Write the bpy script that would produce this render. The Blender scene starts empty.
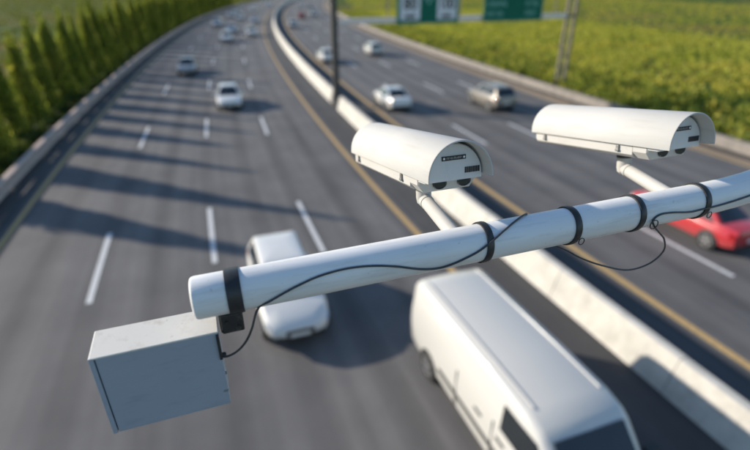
import bpy, bmesh, math, random
import numpy as np
from mathutils import Vector, Matrix
R = math.radians
scene = bpy.context.scene
COL = scene.collection
random.seed(7)
RNG = np.random.default_rng(7)

# ------------------------------------------------------------------ camera, sky, sun, exposure
CAM_H = 8.4
PITCH = R(26.5)
cam_data = bpy.data.cameras.new('camera')
cam_data.sensor_width = 36.0
cam_data.lens = 485.0 / 750.0 * 36.0
cam_data.clip_start = 0.05
cam_data.clip_end = 6000
cam_data.dof.use_dof = True
cam_data.dof.focus_distance = 1.12
cam_data.dof.aperture_fstop = 1.4
cam_data.dof.aperture_blades = 0
cam = bpy.data.objects.new('camera', cam_data)
cam.location = (0, 0, CAM_H)
cam.rotation_euler = (math.pi / 2 - PITCH, 0, 0)
COL.objects.link(cam)
scene.camera = cam

SUN_EL = R(20.5)
SUN_DIR = Vector((-0.943 * math.cos(SUN_EL), 0.333 * math.cos(SUN_EL), math.sin(SUN_EL)))   # towards the sun
world = bpy.data.worlds.new('World')
scene.world = world
world.use_nodes = True
wn = world.node_tree.nodes
wn.clear()
sky = wn.new('ShaderNodeTexSky')
sky.sky_type = 'NISHITA'
sky.sun_disc = False
sky.sun_elevation = SUN_EL
sky.sun_rotation = R(-70.5)
sky.dust_density = 0.3
sky.ozone_density = 3.2
sky.air_density = 1.2
bg = wn.new('ShaderNodeBackground')
bg.inputs['Strength'].default_value = 0.13
wo = wn.new('ShaderNodeOutputWorld')
world.node_tree.links.new(sky.outputs[0], bg.inputs[0])
world.node_tree.links.new(bg.outputs[0], wo.inputs[0])

sun_data = bpy.data.lights.new('sun', 'SUN')
sun_data.energy = 4.8
sun_data.angle = R(1.2)
sun_data.color = (1.0, 0.895, 0.75)
sun = bpy.data.objects.new('sun', sun_data)
sun.rotation_euler = (-SUN_DIR).to_track_quat('-Z', 'Y').to_euler()
sun.location = (-40, 20, 40)
COL.objects.link(sun)

scene.view_settings.view_transform = 'Standard'
scene.view_settings.look = 'None'
scene.view_settings.exposure = 0.55
scene.view_settings.gamma = 1.0
scene.view_settings.use_curve_mapping = False
scene.cycles.max_bounces = 6

# ------------------------------------------------------------------ materials
def new_mat(name):
    m = bpy.data.materials.new(name)
    m.use_nodes = True
    nt = m.node_tree
    b = nt.nodes['Principled BSDF']
    return m, nt, b

def N(nt, kind, **kw):
    n = nt.nodes.new(kind)
    for k, v in kw.items():
        setattr(n, k, v)
    return n

def noise(nt, vec, scale, detail=4, rough=0.55):
    n = N(nt, 'ShaderNodeTexNoise')
    n.inputs['Scale'].default_value = scale
    n.inputs['Detail'].default_value = detail
    n.inputs['Roughness'].default_value = rough
    if vec is not None:
        nt.links.new(vec, n.inputs['Vector'])
    return n

def ramp(nt, fac, stops):
    r = N(nt, 'ShaderNodeValToRGB')
    els = r.color_ramp.elements
    while len(els) < len(stops):
        els.new(0.5)
    for e, (p_, c) in zip(els, stops):
        e.position = p_
        e.color = (*c, 1)
    nt.links.new(fac, r.inputs[0])
    return r

def mix(nt, fac, a, b, mode='MIX'):
    m = N(nt, 'ShaderNodeMix', data_type='RGBA', blend_type=mode)
    for sock, v in ((m.inputs[0], fac), (m.inputs[6], a), (m.inputs[7], b)):
        if isinstance(v, (int, float)):
            sock.default_value = v
        elif isinstance(v, tuple):
            sock.default_value = (*v, 1)
        else:
            nt.links.new(v, sock)
    return m.outputs[2]

def bump(nt, b, height, strength=0.3, dist=0.01):
    bn = N(nt, 'ShaderNodeBump')
    bn.inputs['Strength'].default_value = strength
    bn.inputs['Distance'].default_value = dist
    nt.links.new(height, bn.inputs['Height'])
    nt.links.new(bn.outputs[0], b.inputs['Normal'])

def plain(name, col, rough=0.5, metal=0.0, var=0.12, scale=12.0, coat=0.0, bmp=0.0):
    """a colour with slight noise wear"""
    m, nt, b = new_mat(name)
    tc = N(nt, 'ShaderNodeTexCoord')
    n = noise(nt, tc.outputs['Object'], scale)
    lo = tuple(max(0, c * (1 - var)) for c in col)
    hi = tuple(min(1, c * (1 + var)) for c in col)
    r = ramp(nt, n.outputs[0], [(0.3, lo), (0.7, hi)])
    nt.links.new(r.outputs[0], b.inputs['Base Color'])
    b.inputs['Roughness'].default_value = rough
    b.inputs['Metallic'].default_value = metal
    b.inputs['Coat Weight'].default_value = coat
    if bmp:
        n2 = noise(nt, tc.outputs['Object'], scale * 12, 3)
        bump(nt, b, n2.outputs[0], bmp, 0.002)
    return m

def streaked(name, col, dirt, rough=0.45, amount=0.5, stretch=(40, 40, 4), metal=0.0):
    """painted metal with faint streaks and specks of dirt"""
    m, nt, b = new_mat(name)
    tc = N(nt, 'ShaderNodeTexCoord')
    mp = N(nt, 'ShaderNodeMapping')
    mp.inputs['Scale'].default_value = stretch
    nt.links.new(tc.outputs['Object'], mp.inputs[0])
    n = noise(nt, mp.outputs[0], 1.0, 6, 0.65)
    r = ramp(nt, n.outputs[0], [(0.52, (0, 0, 0)), (0.78, (amount,) * 3)])
    n2 = noise(nt, tc.outputs['Object'], 90, 2)
    r2 = ramp(nt, n2.outputs[0], [(0.68, (0, 0, 0)), (0.76, (amount * 0.7,) * 3)])
    n3 = noise(nt, tc.outputs['Object'], 5, 3)
    r3 = ramp(nt, n3.outputs[0], [(0.3, tuple(c * 0.93 for c in col)), (0.7, col)])
    c = mix(nt, r.outputs[0], r3.outputs[0], dirt)
    c = mix(nt, r2.outputs[0], c, dirt)
    nt.links.new(c, b.inputs['Base Color'])
    rr = ramp(nt, n.outputs[0], [(0.3, (rough,) * 3), (0.8, (min(1, rough + 0.25),) * 3)])
    nt.links.new(rr.outputs[0], b.inputs['Roughness'])
    b.inputs['Metallic'].default_value = metal
    bump(nt, b, n2.outputs[0], 0.04, 0.001)
    return m

def asphalt(name, col, tracks=True):
    m, nt, b = new_mat(name)
    uv = N(nt, 'ShaderNodeUVMap')
    sep = N(nt, 'ShaderNodeSeparateXYZ')
    nt.links.new(uv.outputs[0], sep.inputs[0])
    fine = noise(nt, uv.outputs[0], 45, 3, 0.7)
    rf = ramp(nt, fine.outputs[0], [(0.25, tuple(c * 0.72 for c in col)), (0.75, tuple(c * 1.28 for c in col))])
    big = noise(nt, uv.outputs[0], 0.35, 5, 0.6)
    rb = ramp(nt, big.outputs[0], [(0.3, (0.80, 0.80, 0.81)), (0.7, (1.14, 1.13, 1.11))])
    c = mix(nt, 1.0, rf.outputs[0], rb.outputs[0], 'MULTIPLY')
    mp = N(nt, 'ShaderNodeMapping')
    mp.inputs['Scale'].default_value = (1.5, 0.035, 1)
    nt.links.new(uv.outputs[0], mp.inputs[0])
    st = noise(nt, mp.outputs[0], 1.0, 4, 0.6)
    rs = ramp(nt, st.outputs[0], [(0.3, (0.8, 0.8, 0.82)), (0.7, (1.14, 1.13, 1.12))])
    c = mix(nt, 1.0, c, rs.outputs[0], 'MULTIPLY')
    if tracks:   # wheel tracks and the oil line of every lane
        mm = N(nt, 'ShaderNodeMath', operation='MULTIPLY')
        nt.links.new(sep.outputs[0], mm.inputs[0])
        mm.inputs[1].default_value = 2 * math.pi / 1.79
        cs = N(nt, 'ShaderNodeMath', operation='COSINE')
        nt.links.new(mm.outputs[0], cs.inputs[0])
        rt = ramp(nt, cs.outputs[0], [(0.0, (1.06, 1.06, 1.06)), (1.0, (0.80, 0.80, 0.81))])
        c = mix(nt, 1.0, c, rt.outputs[0], 'MULTIPLY')
    nt.links.new(c, b.inputs['Base Color'])
    b.inputs['Roughness'].default_value = 0.82
    b.inputs['Specular IOR Level'].default_value = 0.3
    bump(nt, b, fine.outputs[0], 0.25, 0.008)
    return m

def road_paint(name, col):
    m, nt, b = new_mat(name)
    g = N(nt, 'ShaderNodeNewGeometry')
    n = noise(nt, g.outputs['Position'], 9, 5, 0.7)
    r = ramp(nt, n.outputs[0], [(0.3, tuple(c * 0.6 for c in col)), (0.62, col)])
    nt.links.new(r.outputs[0], b.inputs['Base Color'])
    b.inputs['Roughness'].default_value = 0.7
    return m

def concrete(name, col, dark):
    m, nt, b = new_mat(name)
    g = N(nt, 'ShaderNodeNewGeometry')
    n = noise(nt, g.outputs['Position'], 1.6, 6, 0.65)
    r = ramp(nt, n.outputs[0], [(0.32, dark), (0.6, col)])
    mp = N(nt, 'ShaderNodeMapping')
    mp.inputs['Scale'].default_value = (5, 5, 0.7)
    nt.links.new(g.outputs['Position'], mp.inputs[0])
    n2 = noise(nt, mp.outputs[0], 1.0, 5, 0.7)
    r2 = ramp(nt, n2.outputs[0], [(0.5, (1, 1, 1)), (0.75, (0.88, 0.87, 0.85))])
    c = mix(nt, 1.0, r.outputs[0], r2.outputs[0], 'MULTIPLY')
    nt.links.new(c, b.inputs['Base Color'])
    b.inputs['Roughness'].default_value = 0.85
    n3 = noise(nt, g.outputs['Position'], 30, 4)
    bump(nt, b, n3.outputs[0], 0.3, 0.01)
    return m

def foliage(name, dark, mid, light, patch=0.25, trans=0.35):
    """leaves: every leaf its own tone, larger patches of tone over the plant"""
    m, nt, b = new_mat(name)
    g = N(nt, 'ShaderNodeNewGeometry')
    r = ramp(nt, g.outputs['Random Per Island'], [(0.0, dark), (0.5, mid), (1.0, light)])
    n = noise(nt, g.outputs['Position'], patch, 4, 0.6)
    r2 = ramp(nt, n.outputs[0], [(0.33, (0.68, 0.75, 0.6)), (0.5, (1.0, 1.0, 0.95)), (0.68, (1.25, 1.08, 1.05))])
    c = mix(nt, 1.0, r.outputs[0], r2.outputs[0], 'MULTIPLY')
    nt.links.new(c, b.inputs['Base Color'])
    b.inputs['Roughness'].default_value = 0.6
    b.inputs['Specular IOR Level'].default_value = 0.08
    tr = N(nt, 'ShaderNodeBsdfTranslucent')
    tc = mix(nt, 1.0, c, (1.25, 1.3, 0.7), 'MULTIPLY')
    nt.links.new(tc, tr.inputs[0])
    ms = N(nt, 'ShaderNodeMixShader')
    ms.inputs[0].default_value = trans
    out = nt.nodes['Material Output']
    nt.links.new(b.outputs[0], ms.inputs[1])
    nt.links.new(tr.outputs[0], ms.inputs[2])
    nt.links.new(ms.outputs[0], out.inputs[0])
    return m

def field_mat():
    m, nt, b = new_mat('field_soil_and_grass')
    g = N(nt, 'ShaderNodeNewGeometry')
    mp = N(nt, 'ShaderNodeMapping')
    mp.inputs['Scale'].default_value = (0.02, 0.05, 1)
    mp.inputs['Rotation'].default_value = (0, 0, R(8))
    nt.links.new(g.outputs['Position'], mp.inputs[0])
    n1 = noise(nt, mp.outputs[0], 1.0, 5, 0.6)
    r1 = ramp(nt, n1.outputs[0], [(0.3, (0.03, 0.075, 0.010)), (0.5, (0.06, 0.10, 0.016)), (0.62, (0.19, 0.13, 0.045))])
    n2 = noise(nt, g.outputs['Position'], 1.3, 6, 0.7)
    r2 = ramp(nt, n2.outputs[0], [(0.3, (0.55, 0.6, 0.5)), (0.7, (1.25, 1.2, 1.1))])
    c = mix(nt, 1.0, r1.outputs[0], r2.outputs[0], 'MULTIPLY')
    nt.links.new(c, b.inputs['Base Color'])
    b.inputs['Roughness'].default_value = 0.95
    b.inputs['Specular IOR Level'].default_value = 0.1
    bump(nt, b, n2.outputs[0], 0.8, 0.3)
    return m

def car_paint(name, col, metal=0.0, rough=0.28):
    m, nt, b = new_mat(name)
    tc = N(nt, 'ShaderNodeTexCoord')
    n = noise(nt, tc.outputs['Object'], 3, 5)
    sep = N(nt, 'ShaderNodeSeparateXYZ')
    nt.links.new(tc.outputs['Object'], sep.inputs[0])
    mr = N(nt, 'ShaderNodeMapRange')
    mr.inputs[1].default_value = 0.2
    mr.inputs[2].default_value = 0.75
    mr.inputs[3].default_value = 0.55
    mr.inputs[4].default_value = 0.0
    nt.links.new(sep.outputs[2], mr.inputs[0])
    ml = N(nt, 'ShaderNodeMath', operation='MULTIPLY')
    nt.links.new(mr.outputs[0], ml.inputs[0])
    nt.links.new(n.outputs[0], ml.inputs[1])
    c = mix(nt, ml.outputs[0], col, (0.16, 0.14, 0.12))      # road dust low on the panels
    nt.links.new(c, b.inputs['Base Color'])
    b.inputs['Roughness'].default_value = rough
    b.inputs['Metallic'].default_value = metal
    b.inputs['Coat Weight'].default_value = 0.5
    return m

MAT = {
    'arm': streaked('white_painted_steel', (0.72, 0.725, 0.73), (0.3, 0.27, 0.23), 0.32, 0.4, (6, 60, 60)),
    'housing': streaked('cream_white_plastic', (0.475, 0.468, 0.452), (0.34, 0.31, 0.27), 0.62, 0.3, (8, 50, 50)),
    'housing_front': streaked('pale_grey_front_plate', (0.60, 0.60, 0.60), (0.3, 0.3, 0.3), 0.4, 0.25, (30, 30, 8)),
    'box': streaked('grey_box_with_shade_blue', (0.30, 0.34, 0.40), (0.16, 0.18, 0.22), 0.5, 0.35, (12, 60, 40)),  # blue shade of the front face put into the grey
    'box_top': streaked('sunlit_tone_rusty_box_lid', (0.60, 0.58, 0.54), (0.3, 0.23, 0.17), 0.55, 0.6, (20, 20, 20)),  # cream of the sunlit top put into the colour; dark specks are rust
    'black': plain('black_rubber', (0.02, 0.021, 0.023), 0.45, 0, 0.3, 40),
    'blackmetal': streaked('scratched_black_bracket', (0.022, 0.022, 0.023), (0.25, 0.2, 0.14), 0.45, 0.7, (60, 60, 60)),
    'cable': plain('dark_cable', (0.03, 0.034, 0.04), 0.4, 0, 0.2, 30),
    'grey': plain('grey_clip', (0.25, 0.25, 0.25), 0.4, 0.3, 0.2, 50),
    'lensglass': plain('dark_lens_glass', (0.04, 0.045, 0.05), 0.06, 0, 0.1, 10),
    'ink': plain('black_print', (0.02, 0.02, 0.022), 0.5, 0, 0.2, 60),
    'inkwhite': plain('white_print', (0.7, 0.7, 0.7), 0.5, 0, 0.1, 60),
    'asphalt': asphalt('worn_asphalt', (0.125, 0.122, 0.122)),
    'shoulder': asphalt('dark_shoulder_asphalt', (0.07, 0.07, 0.072), False),
    'gutter': asphalt('dusty_concrete_strip', (0.29, 0.225, 0.16), False),
    'drain': asphalt('dark_drain_channel', (0.035, 0.034, 0.034), False),
    'white_line': road_paint('white_road_paint', (0.68, 0.68, 0.68)),
    'yellow_line': road_paint('yellow_road_paint', (0.54, 0.36, 0.15)),
    'concrete': concrete('barrier_concrete', (0.53, 0.51, 0.465), (0.40, 0.385, 0.35)),
    'wall_concrete': concrete('roadside_wall_concrete', (0.22, 0.195, 0.17), (0.14, 0.125, 0.11)),
    'steel': streaked('weathered_rail_paint_sun_tint', (0.47, 0.37, 0.325), (0.25, 0.17, 0.13), 0.6, 0.4, (3, 3, 20), 0.0),  # weathered paint, its base warmed in place of sunlight on the rail
    'gantry_dark': streaked('weathered_dark_steel', (0.06, 0.058, 0.056), (0.2, 0.15, 0.1), 0.6, 0.5, (8, 8, 1), 0.2),
    'gantry': streaked('weathered_gantry_steel', (0.19, 0.165, 0.14), (0.16, 0.12, 0.09), 0.6, 0.6, (6, 6, 1), 0.1),
    'beam': streaked('beam_paint_sunlight_tone', (0.80, 0.71, 0.65), (0.4, 0.32, 0.27), 0.6, 0.5, (3, 3, 6)),  # pale warm base colour stands in for sunlight on the beam
    'sign_green': plain('green_sign_sheeting', (0.002, 0.125, 0.075), 0.9, 0, 0.12, 2),
    'sign_white': plain('white_sign_sheeting', (0.72, 0.73, 0.75), 0.6, 0, 0.05, 2),
    'sign_pale': plain('pale_green_sign_print', (0.2, 0.46, 0.40), 0.45, 0, 0.1, 2),
    'bark': plain('bark', (0.09, 0.06, 0.04), 0.9, 0, 0.4, 8, 0, 0.6),
    'cypress': foliage('cypress_leaves', (0.045, 0.075, 0.018), (0.145, 0.19, 0.042), (0.55, 0.54, 0.12), 0.5, 0.5),
    'crop': foliage('crop_leaves', (0.13, 0.165, 0.03), (0.34, 0.35, 0.065), (0.60, 0.52, 0.13), 0.10, 0.45),
    'shrub': foliage('shrub_leaves', (0.045, 0.075, 0.022), (0.19, 0.22, 0.05), (0.55, 0.50, 0.10), 0.5, 0.42),
    'left_crop': foliage('meadow_leaves', (0.045, 0.075, 0.012), (0.115, 0.145, 0.025), (0.26, 0.21, 0.05), 0.08, 0.35),
    'field': field_mat(),
    'glass': plain('dark_car_glass', (0.018, 0.022, 0.027), 0.06, 0, 0.1, 3),
    'tyre': plain('tyre_rubber', (0.022, 0.022, 0.022), 0.85, 0, 0.25, 20),
    'rim': plain('alloy_rim', (0.45, 0.45, 0.46), 0.35, 0.8, 0.15, 10),
    'trim': plain('black_trim', (0.025, 0.025, 0.026), 0.55, 0, 0.2, 10),
    'headlight': plain('headlight_glass', (0.62, 0.64, 0.66), 0.12, 0.2, 0.1, 10, 0.6),
    'taillight': plain('red_lamp_glass', (0.32, 0.012, 0.012), 0.18, 0, 0.1, 10, 0.5),
    'plate': plain('number_plate', (0.6, 0.6, 0.58), 0.4, 0, 0.05, 10),
    'white': car_paint('white_car_paint', (0.64, 0.63, 0.61)),
    'cream': car_paint('cream_white_car_paint', (0.53, 0.52, 0.495)),
    'silver': car_paint('silver_car_paint', (0.52, 0.53, 0.55), 0.3, 0.32),
    'darksilver': car_paint('grey_car_paint', (0.24, 0.245, 0.25), 0.4, 0.32),
    'beige': car_paint('beige_silver_car_paint', (0.22, 0.2, 0.175), 0.3, 0.35),
    'red': car_paint('red_car_paint', (0.42, 0.022, 0.03), 0.0, 0.25),
}

# ------------------------------------------------------------------ helpers
def finish(me, angle=35):
    bm = bmesh.new()
    bm.from_mesh(me)
    bmesh.ops.recalc_face_normals(bm, faces=bm.faces)
    bm.to_mesh(me)
    bm.free()
    for p_ in me.polygons:
        p_.use_smooth = True
    me.set_sharp_from_angle(angle=R(angle))

class MB:
    """collects shapes, then links them as one mesh object"""
    def __init__(self):
        self.v, self.f = [], []
    def add(self, vs, fs):
        o = len(self.v)
        self.v += [tuple(v) for v in vs]
        self.f += [tuple(i + o for i in f) for f in fs]
        return self
    def box(self, c, s, M=None):
        c = Vector(c)
        vs = []
        for dx in (-.5, .5):
            for dy in (-.5, .5):
                for dz in (-.5, .5):
                    d = Vector((dx * s[0], dy * s[1], dz * s[2]))
                    vs.append(c + (M @ d if M else d))
        return self.add(vs, [(0, 1, 3, 2), (4, 6, 7, 5), (0, 4, 5, 1), (2, 3, 7, 6), (0, 2, 6, 4), (1, 5, 7, 3)])
    def loft(self, rings, cap=True, closed=True):
        n = len(rings[0])
        vs = [p_ for r_ in rings for p_ in r_]
        fs = []
        for i in range(len(rings) - 1):
            for j in range(n if closed else n - 1):
                k = (j + 1) % n
                fs.append((i * n + j, i * n + k, (i + 1) * n + k, (i + 1) * n + j))
        if cap:
            fs.append(tuple(range(n)))
            fs.append(tuple(range((len(rings) - 1) * n, len(rings) * n)))
        return self.add(vs, fs)
    def tube(self, path, r, n=12, cap=True):
        path = [Vector(p_) for p_ in path]
        rs = r if isinstance(r, (list, tuple)) else [r] * len(path)
        rings = []
        prev = None
        for i, p_ in enumerate(path):
            t = (path[min(i + 1, len(path) - 1)] - path[max(i - 1, 0)]).normalized()
            if prev is None:
                a = Vector((0, 0, 1)) if abs(t.z) < 0.9 else Vector((1, 0, 0))
                u = t.cross(a).normalized()
            else:
                u = (prev - t * prev.dot(t)).normalized()
            w = t.cross(u)
            prev = u
            rings.append([p_ + (u * math.cos(2 * math.pi * k / n) + w * math.sin(2 * math.pi * k / n)) * rs[i] for k in range(n)])
        return self.loft(rings, cap)
    def mesh(self, name, mat, angle=35):
        me = bpy.data.meshes.new(name)
        me.from_pydata(self.v, [], self.f)
        me.validate()
        finish(me, angle)
        me.materials.append(MAT[mat] if isinstance(mat, str) else mat)
        return me
    def build(self, name, mat, parent=None, angle=35, bevel=0.0):
        o = bpy.data.objects.new(name, self.mesh(name, mat, angle))
        COL.objects.link(o)
        if parent:
            o.parent = parent
        if bevel:
            bv = o.modifiers.new('bevel', 'BEVEL')
            bv.width = bevel
            bv.segments = 3
            bv.limit_method = 'ANGLE'
            bv.angle_limit = R(40)
        return o

def tag(o, label=None, cat=None, group=None, kind=None):
    for k, v in (('label', label), ('category', cat), ('group', group), ('kind', kind)):
        if v:
            o[k] = v
    return o

def empty(name, loc=(0, 0, 0), rz=0.0, M=None):
    o = bpy.data.objects.new(name, None)
    o.empty_display_size = 0.2
    COL.objects.link(o)
    if M is not None:
        o.matrix_world = M
    else:
        o.location = loc
        o.rotation_euler = (0, 0, rz)
    return o

def link(name, me, parent=None, loc=None):
    o = bpy.data.objects.new(name, me)
    COL.objects.link(o)
    if parent:
        o.parent = parent
    if loc is not None:
        o.location = loc
    return o

# ------------------------------------------------------------------ the line of the motorway
_ys = [0, 16, 30, 45, 68, 113, 204, 300]
_ms = [-.37, -.355, -.31, -.287, -.258, -.2, -.115, -.05]
CY = np.arange(-60, 1200, .5)
CM = np.interp(CY, _ys, _ms)
CM = np.where(CY > 300, -.05 + (CY - 300) * .0006, CM)
CX = np.concatenate([[0], np.cumsum((CM[1:] + CM[:-1]) / 2 * .5)])
CX += .13 - np.interp(20, CY, CX)
CS = np.concatenate([[0], np.cumsum(np.hypot(np.diff(CX), .5))])
CS -= np.interp(0, CY, CS)                      # s = 0 abeam of the camera

def at(s, d, z=0.0):
    """point at s metres along the road, d metres right of the left carriageway's inner edge line"""
    y = np.interp(s, CS, CY)
    x = np.interp(y, CY, CX)
    m = np.interp(y, CY, CM)
    l = math.hypot(1, m)
    return Vector((x + d / l, y - d * m / l, z))

def heading(s):
    m = float(np.interp(np.interp(s, CS, CY), CY, CM))
    return math.atan2(1, m)

def s_of(y, d):
    """s at which the line d crosses world y"""
    ss = np.arange(-50, 900, .25)
    yy = np.array([at(s, d).y for s in ss[::8]])
    return float(np.interp(y, yy, ss[::8]))

def strip(name, mat, d0, d1, z, s0, s1, parent=None, step=2.0, cols=1, kind=None):
    n = max(1, int(math.ceil((s1 - s0) / step)))
    vs, fs, uvs = [], [], []
    for i in range(n + 1):
        s = s0 + (s1 - s0) * i / n
        for j in range(cols + 1):
            d = d0 + (d1 - d0) * j / cols
            vs.append(at(s, d, z))
            uvs.append((d, s))
    w = cols + 1
    for i in range(n):
        for j in range(cols):
            a = i * w + j
            fs.append((a, a + 1, a + w + 1, a + w))
    me = bpy.data.meshes.new(name)
    me.from_pydata([tuple(v) for v in vs], [], fs)
    ul = me.uv_layers.new(name='UVMap')
    for lp in me.loops:
        ul.data[lp.index].uv = uvs[lp.vertex_index]
    me.materials.append(MAT[mat])
    o = link(name, me, parent)
    if kind:
        o['kind'] = kind
    return o

def sweep(profile, s0, s1, step, closed=True):
    """rings of a (d, z) profile along the road"""
    n = max(1, int(math.ceil((s1 - s0) / step)))
    return [[at(s0 + (s1 - s0) * i / n, d, z) for d, z in profile] for i in range(n + 1)]

# ------------------------------------------------------------------ ground and roads
G = 3000
vs = []
gx = [-3000, -1200, -500, -200, -80, 0, 80, 200, 500, 1200, 3000]
gy = [-3000, -1000, -300, -80, 0, 80, 200, 400, 800, 1500, 3000]
ground = bpy.data.meshes.new('ground')
ground.from_pydata([(x, y, -0.06) for y in gy for x in gx], [],
                   [(j * 11 + i, j * 11 + i + 1, j * 11 + 12 + i, j * 11 + 11 + i) for j in range(10) for i in range(10)])
ground.materials.append(MAT['field'])
tag(link('ground', ground), kind='structure')

road = strip('road', 'asphalt', -14.9, 19.5, 0.0, -40, 900, None, 3.0, 8, 'structure')
strip('shoulder', 'shoulder', -16.6, -14.62, 0.004, -40, 900, None, 3.0, 1, 'structure')
strip('shoulder', 'shoulder', 0.36, 4.66, 0.005, -40, 900, None, 3.0, 1, 'structure')
strip('concrete_strip', 'gutter', 19.32, 20.05, 0.006, -40, 900, None, 3.0, 1, 'structure')
strip('drain_channel', 'drain', 20.05, 21.6, 0.005, -40, 900, None, 3.0, 1, 'structure')
for d, w in ((-14.35, .2), (0.1, .21), (4.85, .24), (19.1, .2)):
    strip('edge_line', 'yellow_line', d - w / 2, d + w / 2, 0.010, -40, 700, road, 3.0)
DASH = 4.6
for d, y0 in ((-10.78, 13.9), (-7.17, 16.2), (-3.55, 16.9), (8.4, 15.3), (12.15, 15.9), (15.6, 17.0)):
    s0 = s_of(y0, d)
    rest = MB()
    for k in range(-2, 30):
        a = s0 + k * 15.35 - DASH / 2
        if -10 < a < 190:
            strip('lane_dash', 'white_line', d - .085, d + .085, 0.010, a, a + DASH, road, 2.4)
        elif a >= 190:
            rest.loft([[at(a + t, d - .085, .01), at(a + t, d + .085, .01)] for t in (0, DASH)], False, False)
    rest.build('far_lane_dashes', 'white_line', road)['kind'] = 'stuff'

# ------------------------------------------------------------------ median barrier, roadside wall, guardrail
PROF = [(2.10, 0.0), (2.12, .06), (2.33, .90), (2.36, .93), (2.56, .93), (2.59, .90), (2.80, .06), (2.82, 0.0)]
def barrier(name, s0, s1, seg, label, cat, prof, mat, fine_to):
    o = empty(name, at(s0, (prof[0][0] + prof[-1][0]) / 2))
    inv = Matrix.Translation(-o.location)
    s = s0
    while s < s1 - .5:
        ln = seg if s < fine_to else seg * 4
        e = min(s + ln - .025, s1)
        mb = MB()
        dj = random.uniform(-.012, .012)
        mb.loft([[inv @ p_ for p_ in ring] for ring in sweep([(d + dj, z) for d, z in prof], s, e, 2.0)])
        mb.build('barrier_segment', mat, o, 30)
        s += ln
    tag(o, label, cat)
    return o
S_GAP = s_of(37.6, 2.4)
barrier('concrete_barrier', -8.0, S_GAP - 1.5, 4.0,
        'pale concrete median barrier running from the gantry post down to the lower right corner', 'barrier', PROF, 'concrete', 80)
barrier('concrete_barrier', S_GAP + 1.0, 420, 4.0,
        'curved pale concrete median barrier running from the gantry post into the distance', 'barrier', PROF, 'concrete', 110)
WPROF = [(20.75, 0.0), (20.78, .1), (20.95, .52), (20.98, .56), (21.32, .56), (21.35, .52), (21.4, 0.0)]
barrier('roadside_wall', -5.0, 420, 6.0,
        'low grey concrete wall along the right edge of the motorway beside the green field', 'wall', WPROF, 'wall_concrete', 110)

rail = empty('guardrail', at(0, -15.75))
inv = Matrix.Translation(-rail.location)
def wave(z0, d):
    pts = []
    for k in range(13):
        t = k / 12
        pts.append((d - .06 * math.cos(t * 2 * math.pi), z0 + .235 * t))
    return pts
seg = 4.0
s = -6.0
far_posts = MB()
k = 0
while s < 330:
    ln = seg if s < 130 else seg * 5
    cap = MB()
    cap.loft([[inv @ p_ for p_ in ring] for ring in sweep([(-15.84, .60), (-15.84, .65), (-15.80, .68), (-15.56, .68), (-15.52, .65), (-15.52, .60)], s, s + ln - .012, 4.0)])
    cap.build('top_rail', 'steel', rail, 30)
    for z0 in (.33, .04):
        pr = wave(z0, -15.60)
        pr = pr + [(d - .006, z) for d, z in reversed(pr)]
        mb = MB()
        mb.loft([[inv @ p_ for p_ in ring] for ring in sweep(pr, s, s + ln - .012, 4.0)])
        mb.build('rail', 'steel', rail, 60)
    if s < 130:
        mb = MB()
        hd = heading(s)
        mb.box(inv @ at(s + .3, -15.74, .29), (.12, .12, .56), Matrix.Rotation(hd, 3, 'Z'))
        mb.build('post', 'steel', rail)
    else:
        for q in range(5):
            far_posts.box(inv @ at(s + q * 4, -15.74, .29), (.12, .12, .56), Matrix.Rotation(heading(s), 3, 'Z'))
    s += ln
far_posts.build('far_posts', 'steel', rail)['kind'] = 'stuff'
tag(rail, 'long corrugated steel guardrail curving along the left shoulder in front of the cypresses', 'guardrail')

# ------------------------------------------------------------------ plants
def quads_mesh(name, P, A, B, mat):
    """P centres, A and B half axes, all (n, 3): one kite shaped leaf each"""
    n = len(P)
    V = np.empty((n, 4, 3), np.float32)
    V[:, 0] = P - A
    V[:, 1] = P + B - A * .1
    V[:, 2] = P + A
    V[:, 3] = P - B - A * .1
    me = bpy.data.meshes.new(name)
    me.vertices.add(n * 4)
    me.vertices.foreach_set('co', V.ravel())
    me.loops.add(n * 4)
    me.loops.foreach_set('vertex_index', np.arange(n * 4, dtype=np.int32))
    me.polygons.add(n)
    me.polygons.foreach_set('loop_start', np.arange(0, n * 4, 4, dtype=np.int32))
    me.polygons.foreach_set('loop_total', np.full(n, 4, np.int32))
    me.update(calc_edges=True)
    me.materials.append(MAT[mat])
    return me

def unit(v):
    return v / np.maximum(np.linalg.norm(v, axis=1, keepdims=True), 1e-6)

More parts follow.
